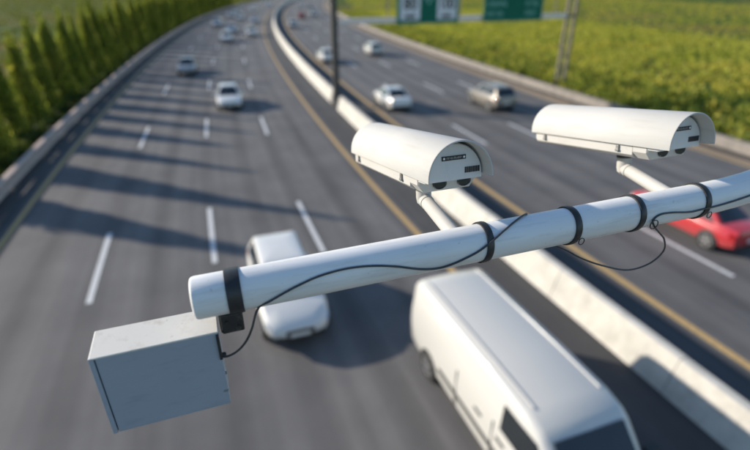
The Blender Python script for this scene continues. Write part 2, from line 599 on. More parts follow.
def cypress_mesh(seed, h=6.3, rad=1.2, n=10000):
    """upright crown built of several leafy plumes of uneven height"""
    r = np.random.default_rng(seed)
    k = 8
    pa = np.arange(k) * 2 * np.pi / (k - 1) + r.uniform(-.35, .35, k)
    pr = rad * r.uniform(.42, .68, k)
    ph = h * r.uniform(.66, .93, k)
    pr[0], ph[0] = .05, h
    wd = rad * r.uniform(.34, .5, k)
    wgt = ph * wd
    j = r.choice(k, n, p=wgt / wgt.sum())
    t = r.beta(1.0, 1.1, n)
    a = r.uniform(0, 2 * np.pi, n)
    prof = (1 - .2 * np.minimum(1, t / .4)) * np.clip(1 - t, 0, 1) ** .34
    lump = 1 + .18 * np.sin(4 * a + 11 * t + j) + .14 * np.sin(19 * t + 3 * j + seed)
    q = r.uniform(.2, 1.0, n) ** .5
    rr = wd[j] * prof * lump * q
    lean = pr[j] * (1 - .75 * t ** 1.3)
    P = np.stack([lean * np.cos(pa[j]) + rr * np.cos(a), lean * np.sin(pa[j]) + rr * np.sin(a), .05 + t * ph[j]], 1)
    out = np.stack([np.cos(a), np.sin(a), np.zeros(n)], 1)
    up = np.stack([np.zeros(n), np.zeros(n), np.ones(n)], 1)
    A = unit(up * 1.0 + out * r.uniform(.1, .8, (n, 1)) + r.normal(0, .25, (n, 3)))
    B = unit(np.cross(A, out + r.normal(0, .6, (n, 3))))
    ln = r.uniform(.09, .2, (n, 1)) * (1 - .3 * t[:, None])
    return quads_mesh('crown', P, A * ln, B * ln * r.uniform(.25, .45, (n, 1)), 'cypress')

CROWNS = [cypress_mesh(k + 1, 6.7 + .35 * (k % 3), 1.38 + .14 * (k % 2)) for k in range(6)]
tm = MB()
tm.tube([(0, 0, -.1), (.02, .01, .6), (.0, .03, 2.5), (.05, 0, 4.6)], [.11, .085, .06, .015], 8)
TRUNK = tm.mesh('trunk', 'bark')
tree_y = [19.6, 23.8, 28.0, 31.9, 35.3, 38.6, 42.2, 45.8, 49.2, 52.9, 57, 61, 65, 69, 73.2]
y = 77.0
while y < 215:
    tree_y.append(y + random.uniform(-.6, .6))
    y += 3.9 + .012 * (y - 77)
ords = ['nearest', 'second', 'third', 'fourth', 'fifth', 'sixth', 'seventh', 'eighth', 'ninth', 'tenth']
for k, yy in enumerate(tree_y):
    dd = -18.0 + random.uniform(-.2, .2)
    sc = random.uniform(.86, 1.06)
    o = empty('cypress_tree', at(s_of(yy, -18.35), dd, -.06), random.uniform(0, 6.28))
    o.scale = (sc * random.uniform(.9, 1.12), sc * random.uniform(.9, 1.12), sc)
    link('crown', CROWNS[(k * 5 + k // 6) % 6], o)
    link('trunk', TRUNK, o)
    if k < 10:
        lab = ('narrow green cypress behind the left guardrail, %s in the row from the left edge' % ords[k]) if k else \
            'narrow green cypress behind the left guardrail, nearest one at the left edge of the photo'
    else:
        lab = 'narrow green cypress in the far stretch of the row behind the left guardrail'
    tag(o, lab, 'tree', 'row of cypresses along the left guardrail')

def clumps(name, mat, pts, size, hgt, leaves, leaf):
    """leafy clumps standing at pts (n, 2) joined in one sheet of ground cover"""
    n = len(pts)
    r = RNG
    C = np.repeat(np.concatenate([pts, np.zeros((n, 1))], 1), leaves, 0)
    sz = np.repeat(size * r.uniform(.6, 1.35, n), leaves)
    m = n * leaves
    a = r.uniform(0, 2 * np.pi, m)
    el = np.arcsin(r.uniform(0, 1, m))
    q = r.uniform(.45, 1, m)
    hh = np.repeat(hgt * r.uniform(.55, 1.4, n), leaves)
    out = np.stack([np.cos(a) * np.cos(el), np.sin(a) * np.cos(el), np.sin(el)], 1)
    P = C + np.stack([out[:, 0] * sz * q, out[:, 1] * sz * q, -.06 + out[:, 2] * hh * q], 1)
    A = unit(out + r.normal(0, .5, (m, 3)))
    B = unit(np.cross(A, r.normal(0, 1, (m, 3))))
    ln = leaf * r.uniform(.6, 1.4, (m, 1))
    me = quads_mesh(name, P, A * ln, B * ln * .6, mat)
    o = link(name, me)
    tag(o, None, None, None, 'stuff')
    return o

def scatter(n, s0, s1, d0, d1, ps=1.0, pd=1.0):
    s = s0 + (s1 - s0) * RNG.uniform(0, 1, n) ** ps
    d = d0 + (d1 - d0) * RNG.uniform(0, 1, n) ** pd
    y = np.interp(s, CS, CY)
    x = np.interp(y, CY, CX)
    m = np.interp(y, CY, CM)
    l = np.hypot(1, m)
    return np.stack([x + d / l, y - d * m / l], 1)

tag(clumps('roadside_shrubs', 'shrub', scatter(2300, 14, 170, 22.0, 30, 1.15, 1.1), .62, .95, 34, .15),
    'dense yellow green leafy shrubs growing behind the low wall on the right', 'shrubs')
MAT['undergrowth'] = foliage('undergrowth_leaves', (0.03, 0.05, 0.02), (0.06, 0.085, 0.028), (0.11, 0.13, 0.045), 0.5, 0.3)
tag(clumps('undergrowth', 'undergrowth', scatter(2600, 8, 150, -16.3, -19.5), .5, .8, 22, .12),
    'dark green undergrowth between the guardrail and the row of cypresses', 'undergrowth')
tag(clumps('crop_field', 'crop', np.concatenate([scatter(15000, 12, 180, 26, 75, 1.0, 1.0), scatter(15000, 40, 420, 30, 200, 1.0, 1.0)]), .5, .5, 9, .16),
    'broad field of sunlit yellow green crops beyond the right side of the motorway', 'crops')
tag(clumps('meadow', 'left_crop', scatter(22000, 10, 420, -20.5, -190, 1.0, 1.3), .5, .35, 8, .18),
    'dark green and brown meadow behind the row of cypresses on the left', 'meadow')

# ------------------------------------------------------------------ gantry and road signs
PA = at(S_GAP, 2.4)
PB = Vector((16.45, 45.0, 0))
bd = (PB - PA)
bl = bd.length
ba = math.atan2(bd.y, bd.x)
gan = empty('sign_gantry', PA, ba)           # local x along the beam
mb = MB()
mb.tube([(0, 0, 0), (0, 0, 9.5)], [.27, .24], 20)
mb.build('post', 'gantry_dark', gan)
mb = MB(); mb.tube([(0, 0, 0), (0, 0, .32), (0, 0, .4)], [.42, .42, .36], 16); mb.build('footing', 'wall_concrete', gan)
for dx in (-.05, .75):
    mb = MB(); mb.tube([(bl + dx, 0, -.1), (bl + dx, 0, 9.5)], .16, 12); mb.build('leg', 'gantry', gan)
for z in (2.6, 5.92, 9.0):
    mb = MB(); mb.box((bl + .35, 0, z), (.56, .12, .18)); mb.build('crossbar', 'gantry', gan)
for z, nm in ((5.92, 'lower_beam'), (9.2, 'upper_beam')):
    mb = MB(); mb.box((bl / 2 + .05, 0, z), (bl - .48, .3, .38)); mb.build(nm, 'beam', gan, 35, .02)
for q in (.2, .49, .62, .93):
    mb = MB(); mb.tube([(bl * q, -.06, 6.1), (bl * q, -.06, 9.02)], .06, 8); mb.build('upright', 'gantry', gan)
tag(gan, 'steel sign gantry over the right carriageway with single left post and twin right legs', 'gantry')

dg = None
def text_mesh(txt, size, name, mat, depth=.004, bold=.028):
    cu = bpy.data.curves.new(name, 'FONT')
    cu.body = txt
    cu.size = size
    cu.align_x = 'CENTER'
    cu.align_y = 'CENTER'
    cu.extrude = depth
    cu.resolution_u = 3
    cu.offset = bold
    o = bpy.data.objects.new(name, cu)
    COL.objects.link(o)
    g = bpy.context.evaluated_depsgraph_get()
    me = bpy.data.meshes.new_from_object(o.evaluated_get(g))
    bpy.data.objects.remove(o)
    me.name = name
    me.materials.clear()
    me.materials.append(MAT[mat])
    return me

def text_obj(txt, size, x, z, y, mat, parent, name='lettering', sx=1.0):
    o = link(name, text_mesh(txt, size, name, mat), parent)
    o.location = (x, y, z)
    o.rotation_euler = (math.pi / 2, 0, 0)
    o.scale = (sx, 1, 1)
    return o

def road_sign(x0, x1, label, zb=5.62, h=2.5):
    o = empty('road_sign', PA + Matrix.Rotation(ba, 3, 'Z') @ Vector(((x0 + x1) / 2, -.24, zb)), ba)
    w = x1 - x0
    MB().box((0, 0, h / 2), (w, .06, h)).build('panel', 'sign_green', o, 35, .01)
    fr = MB()
    for zz in (.07, h - .07):
        fr.box((0, -.034, zz), (w - .1, .008, .035))
    for xx in (-w / 2 + .06, w / 2 - .06):
        fr.box((xx, -.034, h / 2), (.035, .0079, h - .1755))
    fr.build('border', 'sign_pale', o)
    tag(o, label, 'road sign', 'green signs on the gantry')
    return o, w

sg, w = road_sign(4.78, 9.98, 'green road sign with two white speed plates, nearer to the left gantry post')
for px, t in ((-1.53, '80'), (1.53, '100')):
    pm = MB(); pm.box((px, -.036, 1.25), (1.62, .012, 1.9)); pl = pm.build('speed_plate', 'sign_white', sg, 35, .004)
    text_obj(t, 1.1, px, 1.36, -.046, 'ink', pl, 'digits', 1.0 if t == '80' else .82)
    text_obj('km/h', .40, px, .56, -.046, 'ink', pl, 'small_print')
bb = MB()
for k, (bx, bz) in enumerate(((-.25, 1.75), (.02, 1.9), (.27, 1.75), (0, 1.5))):
    bb.box((bx, -.036, bz), (.2, .01, .22))
bb.build('pictogram', 'sign_pale', sg)
sg, w = road_sign(12.2, 17.85, 'green road sign with rows of pale lettering, nearer to the right gantry legs')
def glyph_row(x0, n, z, hgt):
    """a row of pale letters too small to read"""
    mb = MB()
    x = x0
    for k in range(n):
        kind = random.randrange(4)
        w_ = .2
        mb.box((x, -.036, z), (.05, .01, hgt))
        if kind != 1:
            mb.box((x + w_ - .03, -.0362, z - (.06 if kind == 2 else 0)), (.05, .01, hgt * (.7 if kind == 2 else 1)))
        if kind in (0, 2):
            mb.box((x + w_ / 2 - .015, -.0364, z + hgt * .16), (w_ - .07, .01, .06))
        if kind in (2, 3):
            mb.box((x + w_ / 2 - .015, -.0364, z - hgt * .42), (w_ - .07, .01, .06))
        x += w_ + .1
    mb.build('lettering', 'sign_pale', sg)
for z, n1, n2 in ((.62, 5, 4), (1.32, 6, 4), (2.02, 6, 4)):
    glyph_row(-2.45, n1, z, .38)
    glyph_row(1.15, n2, z, .38)

# ------------------------------------------------------------------ vehicles
def bilin(c, u, v):
    a = c[0].lerp(c[1], u)
    b = c[3].lerp(c[2], u)
    return a.lerp(b, v)

def pane(corners, inset=(.05, .07), off=.012, split=None, bulge=0.0):
    """a pane lying just proud of the quad (corners: lower a, lower b, upper b, upper a)"""
    c = [Vector(q) for q in corners]
    n = (c[1] - c[0]).cross(c[3] - c[0]).normalized()
    mb = MB()
    u0, u1 = (inset[0], 1 - inset[0]) if split is None else split
    v0, v1 = inset[1], 1 - inset[1]
    k = 5
    top, bot = [], []
    for j in range(k + 1):
        for i in range(k + 1):
            u = u0 + (u1 - u0) * i / k
            v = v0 + (v1 - v0) * j / k
            p_ = bilin(c, u, v)
            q = p_ + n * (off + bulge * (1 - (2 * i / k - 1) ** 2))
            top.append(q)
            bot.append(p_ - n * .01)
    w = k + 1
    fs = [(j * w + i, j * w + i + 1, (j + 1) * w + i + 1, (j + 1) * w + i) for j in range(k) for i in range(k)]
    o = len(top)
    ring = [i for i in range(w)] + [j * w + k for j in range(1, w)] + [k * w + i for i in range(k - 1, -1, -1)] + [j * w for j in range(k - 1, 0, -1)]
    fs += [(ring[a], ring[(a + 1) % len(ring)], o + ring[(a + 1) % len(ring)], o + ring[a]) for a in range(len(ring))]
    mb.add(top + bot, fs)
    return mb

def lathe_y(profile, n=24):
    """profile of (r, y); axis y"""
    return [[Vector((r_ * math.cos(2 * math.pi * k / n), y_, r_ * math.sin(2 * math.pi * k / n))) for k in range(n)] for r_, y_ in profile]

def wheel_meshes(r, key):
    t = MB(); t.loft(lathe_y([(r * .66, -.1), (r * .94, -.11), (r, -.08), (r, .08), (r * .94, .11), (r * .66, .1)]))
    tyre = t.mesh('wheel', 'tyre', 40)
    q = MB(); q.loft(lathe_y([(r * .68, .085), (r * .68, .112), (r * .6, .112), (r * .58, .09)], 24))
    for k in range(5):
        a = 2 * math.pi * k / 5
        M = Matrix.Rotation(-a, 3, 'Y')
        q.box(M @ Vector((r * .34, .098, 0)), (r * .56, .02, r * .17), M)
    q.loft(lathe_y([(r * .13, .085), (r * .13, .116), (r * .06, .118)], 12))
    rim = q.mesh('rim', 'rim', 35)
    return tyre, rim

KINDS = {
    # stations of the body: x, half width, underside, belt line, deck height; then greenhouse
    'sedan': dict(
        st=[(-2.3, .62, .42, .74, .88), (-2.24, .78, .33, .80, .97), (-2.0, .86, .27, .85, 1.02), (-1.5, .90, .23, .88, 1.02), (-.8, .905, .21, .88, .99), (.3, .905, .21, .87, .97),
            (1.0, .905, .22, .84, .95), (1.5, .89, .24, .78, .88), (1.95, .84, .27, .70, .79), (2.22, .74, .33, .62, .70), (2.32, .58, .42, .56, .62)],
        gh=dict(zb=.93, zt=1.42, xr=-1.75, xrt=-1.0, xft=.2, xf=1.1, wb=.83, wt=.60), wheels=(1.38, -1.38, .32), L=2.3),
    'hatch': dict(
        st=[(-2.0, .66, .42, .78, .96), (-1.96, .80, .33, .84, 1.04), (-1.75, .87, .28, .88, 1.06), (-1.2, .895, .23, .9, 1.04), (-.4, .90, .22, .9, 1.02), (.5, .90, .22, .89, 1.0),
            (1.0, .895, .22, .86, .98), (1.45, .88, .25, .80, .90), (1.8, .82, .28, .72, .81), (2.02, .72, .34, .64, .72), (2.12, .56, .42, .58, .64)],
        gh=dict(zb=.97, zt=1.50, xr=-1.97, xrt=-1.55, xft=.25, xf=1.12, wb=.82, wt=.63), wheels=(1.3, -1.28, .32), L=2.05),
    'suv': dict(
        st=[(-2.3, .70, .48, .90, 1.08), (-2.25, .84, .38, .98, 1.16), (-2.0, .90, .32, 1.02, 1.18), (-1.3, .94, .28, 1.04, 1.16), (-.4, .945, .27, 1.04, 1.14), (.6, .945, .27, 1.03, 1.12),
            (1.1, .94, .28, 1.0, 1.10), (1.6, .92, .30, .94, 1.03), (2.0, .86, .33, .86, .95), (2.25, .77, .39, .76, .85), (2.35, .62, .48, .68, .74)],
        gh=dict(zb=1.09, zt=1.68, xr=-2.22, xrt=-1.85, xft=.35, xf=1.15, wb=.86, wt=.66), wheels=(1.42, -1.4, .37), L=2.33),
}
_cache = {}
def car_parts(kind):
    """list of (name, mesh, painted?, location, index of the parent part or None)"""
    if kind in _cache:
        return _cache[kind]
    K = KINDS[kind]
    out = []
    def add(name, me, paint=False, loc=(0, 0, 0), parent=None, rot=0.0):
        out.append((name, me, paint, loc, parent, rot))
        return len(out) - 1
    mb = MB()
    rings = []
    for x, w_, zb, zs, zt in K['st']:
        h = [(0, zb), (.8 * w_, zb), (.95 * w_, zb + .07), (w_, zb * .45 + zs * .55), (.985 * w_, zs - .03), (.955 * w_, zs), (.88 * w_, zt - .015), (.5 * w_, zt + .012), (0, zt + .02)]
        rings.append([Vector((x, y_, z_)) for y_, z_ in h] + [Vector((x, -y_, z_)) for y_, z_ in h[-2:0:-1]])
    mb.loft(rings)
    add('body', mb.mesh('body', 'white', 42), True)
    g = K['gh']
    corners = []
    def ring(z, xr, xf, w_, r_):
        pts = []
        for cx_, cy_, a0 in ((xf - r_, w_ - r_, 0), (xr + r_, w_ - r_, 90), (xr + r_, -w_ + r_, 180), (xf - r_, -w_ + r_, 270)):
            for k in range(5):
                a = R(a0 + 22.5 * k)
                bow = .05 * (1 - (min(1, abs(cy_ + r_ * math.sin(a)) / w_)) ** 2)
                pts.append(Vector((cx_ + r_ * math.cos(a) + (bow if a0 in (0, 270) else -bow * .6), cy_ + r_ * math.sin(a), z)))
        return pts
    def lerp_ring(t, z):
        return ring(z, g['xr'] + (g['xrt'] - g['xr']) * t, g['xf'] + (g['xft'] - g['xf']) * t, g['wb'] + (g['wt'] - g['wb']) * t, .07)
    hh = g['zt'] - g['zb']
    mb = MB()
    rr = [lerp_ring(0, g['zb'] - .03), lerp_ring(.5, g['zb'] + hh * .5), lerp_ring(1.0, g['zt'])]
    for q, dz in ((.94, .028), (.8, .05), (.4, .068)):
        cxm = (g['xrt'] + g['xft']) / 2
        rr.append([Vector((cxm + (v.x - cxm) * q, v.y * q, g['zt'] + dz)) for v in rr[2]])
    mb.loft(rr)
    add('roof', mb.mesh('roof', 'white', 45), True)
    zb, zt = g['zb'], g['zt']
    f4 = lambda a, b, c_, d_: [a, b, c_, d_]
    ws = f4((g['xf'], -g['wb'], zb), (g['xf'], g['wb'], zb), (g['xft'], g['wt'], zt), (g['xft'], -g['wt'], zt))
    add('windshield', pane(ws, (.07, .05), .012, None, .05).mesh('windshield', 'glass', 30))
    rw = f4((g['xr'], g['wb'], zb), (g['xr'], -g['wb'], zb), (g['xrt'], -g['wt'], zt), (g['xrt'], g['wt'], zt))
    add('rear_window', pane(rw, (.09, .1), .012, None, .032).mesh('rear_window', 'glass', 30))
    for sy in (1, -1):
        a = (g['xf'], sy * g['wb'], zb)
        b = (g['xr'], sy * g['wb'], zb)
        c_ = (g['xrt'], sy * g['wt'], zt)
        d_ = (g['xft'], sy * g['wt'], zt)
        qd = f4(a, b, c_, d_) if sy > 0 else f4(b, a, d_, c_)
        for sp in ((.10, .47), (.50, .90)):
            s_ = sp if sy > 0 else (1 - sp[1], 1 - sp[0])
            add('side_window', pane(qd, (.05, .1), .012, s_).mesh('side_window', 'glass', 30))
    st = K['st']
    xf_, xr_ = st[-2][0], st[1][0]
    wz = lambda x: np.interp(x, [q[0] for q in st], [q[1] for q in st])
    zsx = lambda x: np.interp(x, [q[0] for q in st], [q[3] for q in st])
    for sy in (1, -1):
        hm = MB()
        xs = [xf_ + .06, xf_ - .04, xf_ - .2]
        ys_ = [sy * (wz(xs[0]) - .14), sy * (wz(xs[1]) + .004), sy * (wz(xs[2]) + .008)]
        zt_ = [zsx(x) + .02 for x in xs]
        hm.loft([[Vector((x, y_, z_ - .13)), Vector((x, y_, z_)), Vector((x - .05, y_ - sy * .06, z_ + .01)), Vector((x - .05, y_ - sy * .06, z_ - .13))] for x, y_, z_ in zip(xs, ys_, zt_)])
        add('headlight', hm.mesh('headlight', 'headlight', 30))
        tm_ = MB()
        xs = [xr_ - .045, xr_ + .03, xr_ + .2]
        ys_ = [sy * (wz(xr_ - .045) - .1), sy * (wz(xs[1]) + .004), sy * (wz(xs[2]) + .008)]
        zt_ = [zsx(x) + .03 for x in xs]
        tm_.loft([[Vector((x, y_, z_ - .15)), Vector((x, y_, z_)), Vector((x + .05, y_ - sy * .06, z_ + .01)), Vector((x + .05, y_ - sy * .06, z_ - .15))] for x, y_, z_ in zip(xs, ys_, zt_)])
        add('taillight', tm_.mesh('taillight', 'taillight', 30))
        mm = MB()
        mx = g['xf'] - .32
        mm.box((mx, sy * (g['wb'] + .16), zb + .1), (.1, .2, .13))
        me = mm.mesh('mirror', 'white', 35)
        add('mirror', me, True)
        for xh in (.35, -.7):
            hb = MB(); hb.box((xh, sy * (wz(xh) * .985 + .008), zsx(xh) - .06), (.17, .025, .03)); add('door_handle', hb.mesh('door_handle', 'trim'))
        sl = MB(); sl.box(((K['wheels'][0] + K['wheels'][1]) / 2, sy * (.90 * wz(0)), .235 if kind != 'suv' else .3), (1.95, .07, .09)); add('sill', sl.mesh('sill', 'trim'))
    xfe = st[-1][0]
    gm = MB(); gm.box((xfe - .02, 0, st[-1][3] - .05), (.06, .72, .12)); add('grille', gm.mesh('grille', 'trim'))
    gm = MB(); gm.box((xfe - .06, 0, st[-1][2] - .03), (.12, 1.2, .1)); add('front_bumper', gm.mesh('front_bumper', 'trim'))
    gm = MB(); gm.box((st[0][0] + .05, 0, st[0][2] - .02), (.12, 1.3, .12)); add('rear_bumper', gm.mesh('rear_bumper', 'trim'))
    gm = MB(); gm.box((xfe + .012, 0, st[-1][2] + .04), (.012, .5, .11)); add('number_plate', gm.mesh('number_plate', 'plate'))
    gm = MB(); gm.box((st[0][0] - .006, 0, st[0][2] + .2), (.012, .5, .12)); add('number_plate', gm.mesh('number_plate', 'plate'))
    x1, x2, r_ = K['wheels']
    add_wheels(add, ((x1, wz(x1)), (x2, wz(x2))), r_)
    _cache[kind] = out
    return out

def add_wheels(add, axles, r_):
    tyre, rim = wheel_meshes(r_, 0)
    am = MB(); am.loft(lathe_y([(r_ * 1.16, -.16), (r_ * 1.16, .0), (r_ * 1.10, .008), (r_ * .5, .006)], 24))
    arch = am.mesh('wheel_arch', 'trim', 30)
    for x, w_ in axles:
        for sy in (1, -1):
            rot = 0.0 if sy > 0 else math.pi
            add('wheel_arch', arch, False, (x, sy * (w_ - .004), r_ + .03), None, rot)
            wi = add('wheel', tyre, False, (x, sy * (w_ - .095), r_), None, rot)
            add('rim', rim, False, (0, 0, 0), wi)

VAN_LEN = 1.2
def van_parts():
    if 'van' in _cache:
        return _cache['van']
    out = []
    def add(name, me, paint=False, loc=(0, 0, 0), parent=None, rot=0.0):
        out.append((name, me, paint, loc, parent, rot))
        return len(out) - 1
    st = [(-2.62, .86, .42, 1.86), (-2.6, .93, .36, 2.0), (-2.5, .965, .32, 2.1), (-2.2, .975, .3, 2.13), (0, .98, .28, 2.15), (1.0, .98, .28, 2.13), (1.3, .975, .28, 2.06),
          (1.42, .975, .28, 1.98), (2.0, .96, .3, 1.30), (2.12, .95, .3, 1.2), (2.45, .9, .33, 1.04), (2.62, .82, .38, .9), (2.7, .68, .46, .74)]
    rings = []
    for x, w_, zb, zt in st:
        h = [(0, zb), (.82 * w_, zb), (.97 * w_, zb + .1), (w_, zb + (zt - zb) * .36), (.985 * w_, zb + (zt - zb) * .56), (.9 * w_, zt - .1), (.84 * w_, zt - .03), (.74 * w_, zt), (0, zt + .03)]
        rings.append([Vector((x, y_, z_)) for y_, z_ in h] + [Vector((x, -y_, z_)) for y_, z_ in h[-2:0:-1]])
    mb = MB(); mb.loft(rings)
    add('body', mb.mesh('body', 'white', 50), True)
    for sy in (1, -1):
        rb = MB(); rb.loft([[Vector((x, sy * .68 - .02, z + .012)), Vector((x, sy * .68 - .012, z + .034)), Vector((x, sy * .68 + .012, z + .034)), Vector((x, sy * .68 + .02, z + .012))]
                            for x, z in ((-2.45, 2.095), (-2.2, 2.125), (0, 2.145), (1.0, 2.125))])
        add('roof_rail', rb.mesh('roof_rail', 'white', 30), True)
    ws = [(2.02, -.72, 1.30), (2.02, .72, 1.30), (1.44, .70, 1.97), (1.44, -.70, 1.97)]
    ws = [(x + .012, y_, z + .012) for x, y_, z in ws]
    add('windshield', pane(ws, (.01, .03), .02).mesh('windshield', 'glass', 30))
    for sy in (1, -1):
        a, b = (1.86, sy * .948, 1.28), (.62, sy * .962, 1.32)
        c_, d_ = (.62, sy * .905, 1.9), (1.36, sy * .90, 1.9)
        qd = [a, b, c_, d_] if sy > 0 else [b, a, d_, c_]
        add('side_window', pane(qd, (.04, .05), .02).mesh('side_window', 'glass', 30))
        hm = MB(); hm.loft([[Vector((x, y_, z - .2)), Vector((x, y_, z)), Vector((x - .06, y_ - sy * .08, z + .01)), Vector((x - .06, y_ - sy * .08, z - .2))]
                            for x, y_, z in ((2.69, sy * .56, .86), (2.62, sy * .79, .92), (2.4, sy * .91, .98))])
        add('headlight', hm.mesh('headlight', 'headlight', 30))
        tm_ = MB(); tm_.box((-2.60, sy * .82, 1.05), (.07, .11, .5)); add('taillight', tm_.mesh('taillight', 'taillight'))
        mm = MB(); mm.box((1.75, sy * 1.1, 1.38), (.12, .24, .26)); mm.box((1.75, sy * .97, 1.32), (.06, .1, .06)); add('mirror', mm.mesh('mirror', 'trim'))
        sl = MB(); sl.box((-.1, sy * .985, .7), (2.3, .02, .09)); add('side_moulding', sl.mesh('side_moulding', 'trim'))
        for xh in (.72, .1):
            hb = MB(); hb.box((xh, sy * .987, 1.08), (.2, .03, .04)); add('door_handle', hb.mesh('door_handle', 'trim'))
        for xd in (.5, -.62):
            dr = MB(); dr.box((xd, sy * .976, .85), (.014, .02, .95)); add('door_seam', dr.mesh('door_seam', 'trim'))
    for x, z, sx, sy_, sz, nm, mt in ((2.68, .66, .06, .95, .16, 'grille', 'trim'), (2.62, .42, .16, 1.5, .2, 'front_bumper', 'trim'), (-2.6, .42, .12, 1.7, .16, 'rear_bumper', 'trim'),
                                      (2.712, .46, .012, .5, .12, 'number_plate', 'plate'), (-2.63, .8, .012, .5, .12, 'number_plate', 'plate')):
        q = MB(); q.box((x, 0, z), (sx, sy_, sz)); add(nm, q.mesh(nm, mt))
    for sy in (.4, -.4):
        q = MB(); q.box((-2.63, sy, 1.52), (.03, .58, .5)); add('rear_window', q.mesh('rear_window', 'glass'))
    add_wheels(add, ((1.75, .968), (-1.7, .977)), .34)
    done = set()
    for i, (nm, me, pt, loc, par, rot) in enumerate(out):       # the long wheelbase body
        if nm in ('wheel', 'rim', 'wheel_arch'):
            if par is None:
                out[i] = (nm, me, pt, (loc[0] * VAN_LEN, loc[1], loc[2]), par, rot)
        elif me.name not in done:
            done.add(me.name)
            me.transform(Matrix.Diagonal((VAN_LEN, 1, 1, 1)))
    _cache['van'] = out
    return out

def vehicle(kind, paint, s, d, away, label, cat, group):
    parts = van_parts() if kind == 'van' else car_parts(kind)
    name = {'sedan': 'sedan_car', 'hatch': 'hatchback_car', 'suv': 'offroad_car', 'van': 'delivery_van'}[kind]
    hd = heading(s) + (0 if away else math.pi)
    o = empty(name, at(s, d, .01), hd)
    made = []
    for nm, me, painted, loc, par, rot in parts:
        c = bpy.data.objects.new(nm, me)
        COL.objects.link(c)
        c.parent = made[par] if par is not None else o
        c.location = loc
        c.rotation_euler = (0, 0, rot)
        if painted:
            c.material_slots[0].link = 'OBJECT'
            c.material_slots[0].material = MAT[paint]
        made.append(c)
    tag(o, label, cat, group)
    return o

ON = 'vehicles driving towards the viewer on the left carriageway'
AW = 'vehicles driving away on the right carriageway'
fleet = [
    # kind, paint, y of the middle, d, away, label, category
    ('van', 'cream', 7.15, -1.75, False, 'large white delivery van in the lower middle, right under the camera arm', 'van'),
    ('hatch', 'white', 11.75, -5.3, False, 'white hatchback seen half hidden beneath the camera arm, left of the van', 'car'),
    ('sedan', 'white', 37.6, -5.5, False, 'white sedan with dark windscreen driving alone ahead of the distant cluster of cars', 'car'),
    ('sedan', 'darksilver', 52.6, -9.45, False, 'grey silver sedan in the second lane from the cypress side, behind the lone white sedan', 'car'),
    ('hatch', 'white', 82.6, -6.0, False, 'white hatchback at the front of the left distant pair of cars', 'car'),
    ('sedan', 'silver', 98.5, -5.8, False, 'silver sedan close behind the white hatchback in the distant cluster', 'car'),
    ('suv', 'silver', 112.0, -9.5, False, 'silver tall car nearest to the left guardrail in the distant cluster', 'car'),
    ('hatch', 'white', 92.0, -2.1, False, 'white hatchback beside the yellow median line in the distant cluster', 'car'),
    ('sedan', 'silver', 124.5, -2.1, False, 'silver sedan behind the white hatchback beside the yellow median line', 'car'),
    ('sedan', 'cream', 163.0, -9.4, False, 'pale sedan far off near the left guardrail where the road bends', 'car'),
    ('hatch', 'white', 178.0, -5.6, False, 'tiny white hatchback far off in the middle of the left carriageway', 'car'),
    ('sedan', 'silver', 205.0, -1.9, False, 'tiny silver sedan farthest off beside the yellow median line', 'car'),
    ('sedan', 'white', 134.0, -6.1, False, 'white sedan in the third lane behind the distant cluster of cars', 'car'),
    ('hatch', 'silver', 146.0, -9.3, False, 'silver hatchback in the second lane from the left, behind the distant cluster', 'car'),
    ('suv', 'white', 228.0, -5.8, False, 'tiny white tall car at the very end of the left carriageway', 'car'),
    ('sedan', 'red', 16.6, 10.05, True, 'red sedan at the right edge, partly behind the camera arm', 'car'),
    ('sedan', 'white', 37.2, 6.3, True, 'white sedan in the lane beside the median, between the gantry post and the left camera', 'car'),
    ('suv', 'beige', 37.2, 13.5, True, 'grey brown tall car left of the right camera on the far carriageway', 'car'),
    ('hatch', 'cream', 67.0, 12.9, True, 'cream white hatchback just right of the gantry post under the sign beam', 'car'),
    ('sedan', 'white', 60.6, 5.9, True, 'white sedan partly hidden behind the left gantry post', 'car'),
    ('hatch', 'silver', 110.0, 6.2, True, 'silver hatchback far off beside the curved median barrier', 'car'),
    ('hatch', 'red', 140.0, 9.6, True, 'small red hatchback far off on the right carriageway', 'car'),
    ('suv', 'silver', 150.0, 13.2, True, 'silver tall car far off just ahead of the small red hatchback', 'car'),
    ('sedan', 'white', 205.0, 9.8, True, 'tiny white sedan farthest off on the right carriageway', 'car'),
    ('sedan', 'darksilver', 190.0, 13.4, True, 'tiny grey sedan far off near the right wall where the road bends', 'car'),
]
for kind, paint, y, d, away, label, cat in fleet:
    vehicle(kind, paint, s_of(y, d), d, away, label, cat, AW if away else ON)

# ------------------------------------------------------------------ the camera arm close by
SC = 0.65                                    # metres per unit of the drawing the arm was measured in
EYE = Vector((0, 0, CAM_H))
def frame(org, h, t, roll=0.0):
    M = Matrix.Rotation(h, 3, 'Z') @ Matrix.Rotation(-t, 3, 'Y') @ Matrix.Rotation(roll, 3, 'X')
    return Matrix.Translation(EYE + Vector(org) * SC) @ M.to_4x4()
AF = frame((-.539, 1.182, -.8315), .3145, .0305)
ARM_R = .065 * SC
arm = empty('camera_arm', M=AF)
BEND = 1.93 * SC
def arm_axis(s):
    """centre line of the arm in its own frame: straight, then an easy bend away and up"""
    if s <= BEND:
        return Vector((s, 0, 0))
    rad = 1.9
    th = min((s - BEND) / rad, .2)
    x = BEND + rad * math.sin(th)
    off = rad * (1 - math.cos(th))
    rest = max(0, s - BEND - rad * .2)
    x += rest * math.cos(th)
    off += rest * math.sin(th)
    return Vector((x, off * .55, off * .84))
path, rad = [], []
for s_, q in ((0, .80), (.0012, .9), (.004, .97), (.009, 1.0)):
    path.append(arm_axis(s_)); rad.append(ARM_R * q)
ss = [.05 + .05 * k for k in range(26)] + [1.36 + .06 * k for k in range(10)] + [2.0 + .5 * k for k in range(8)]
END = 5.1
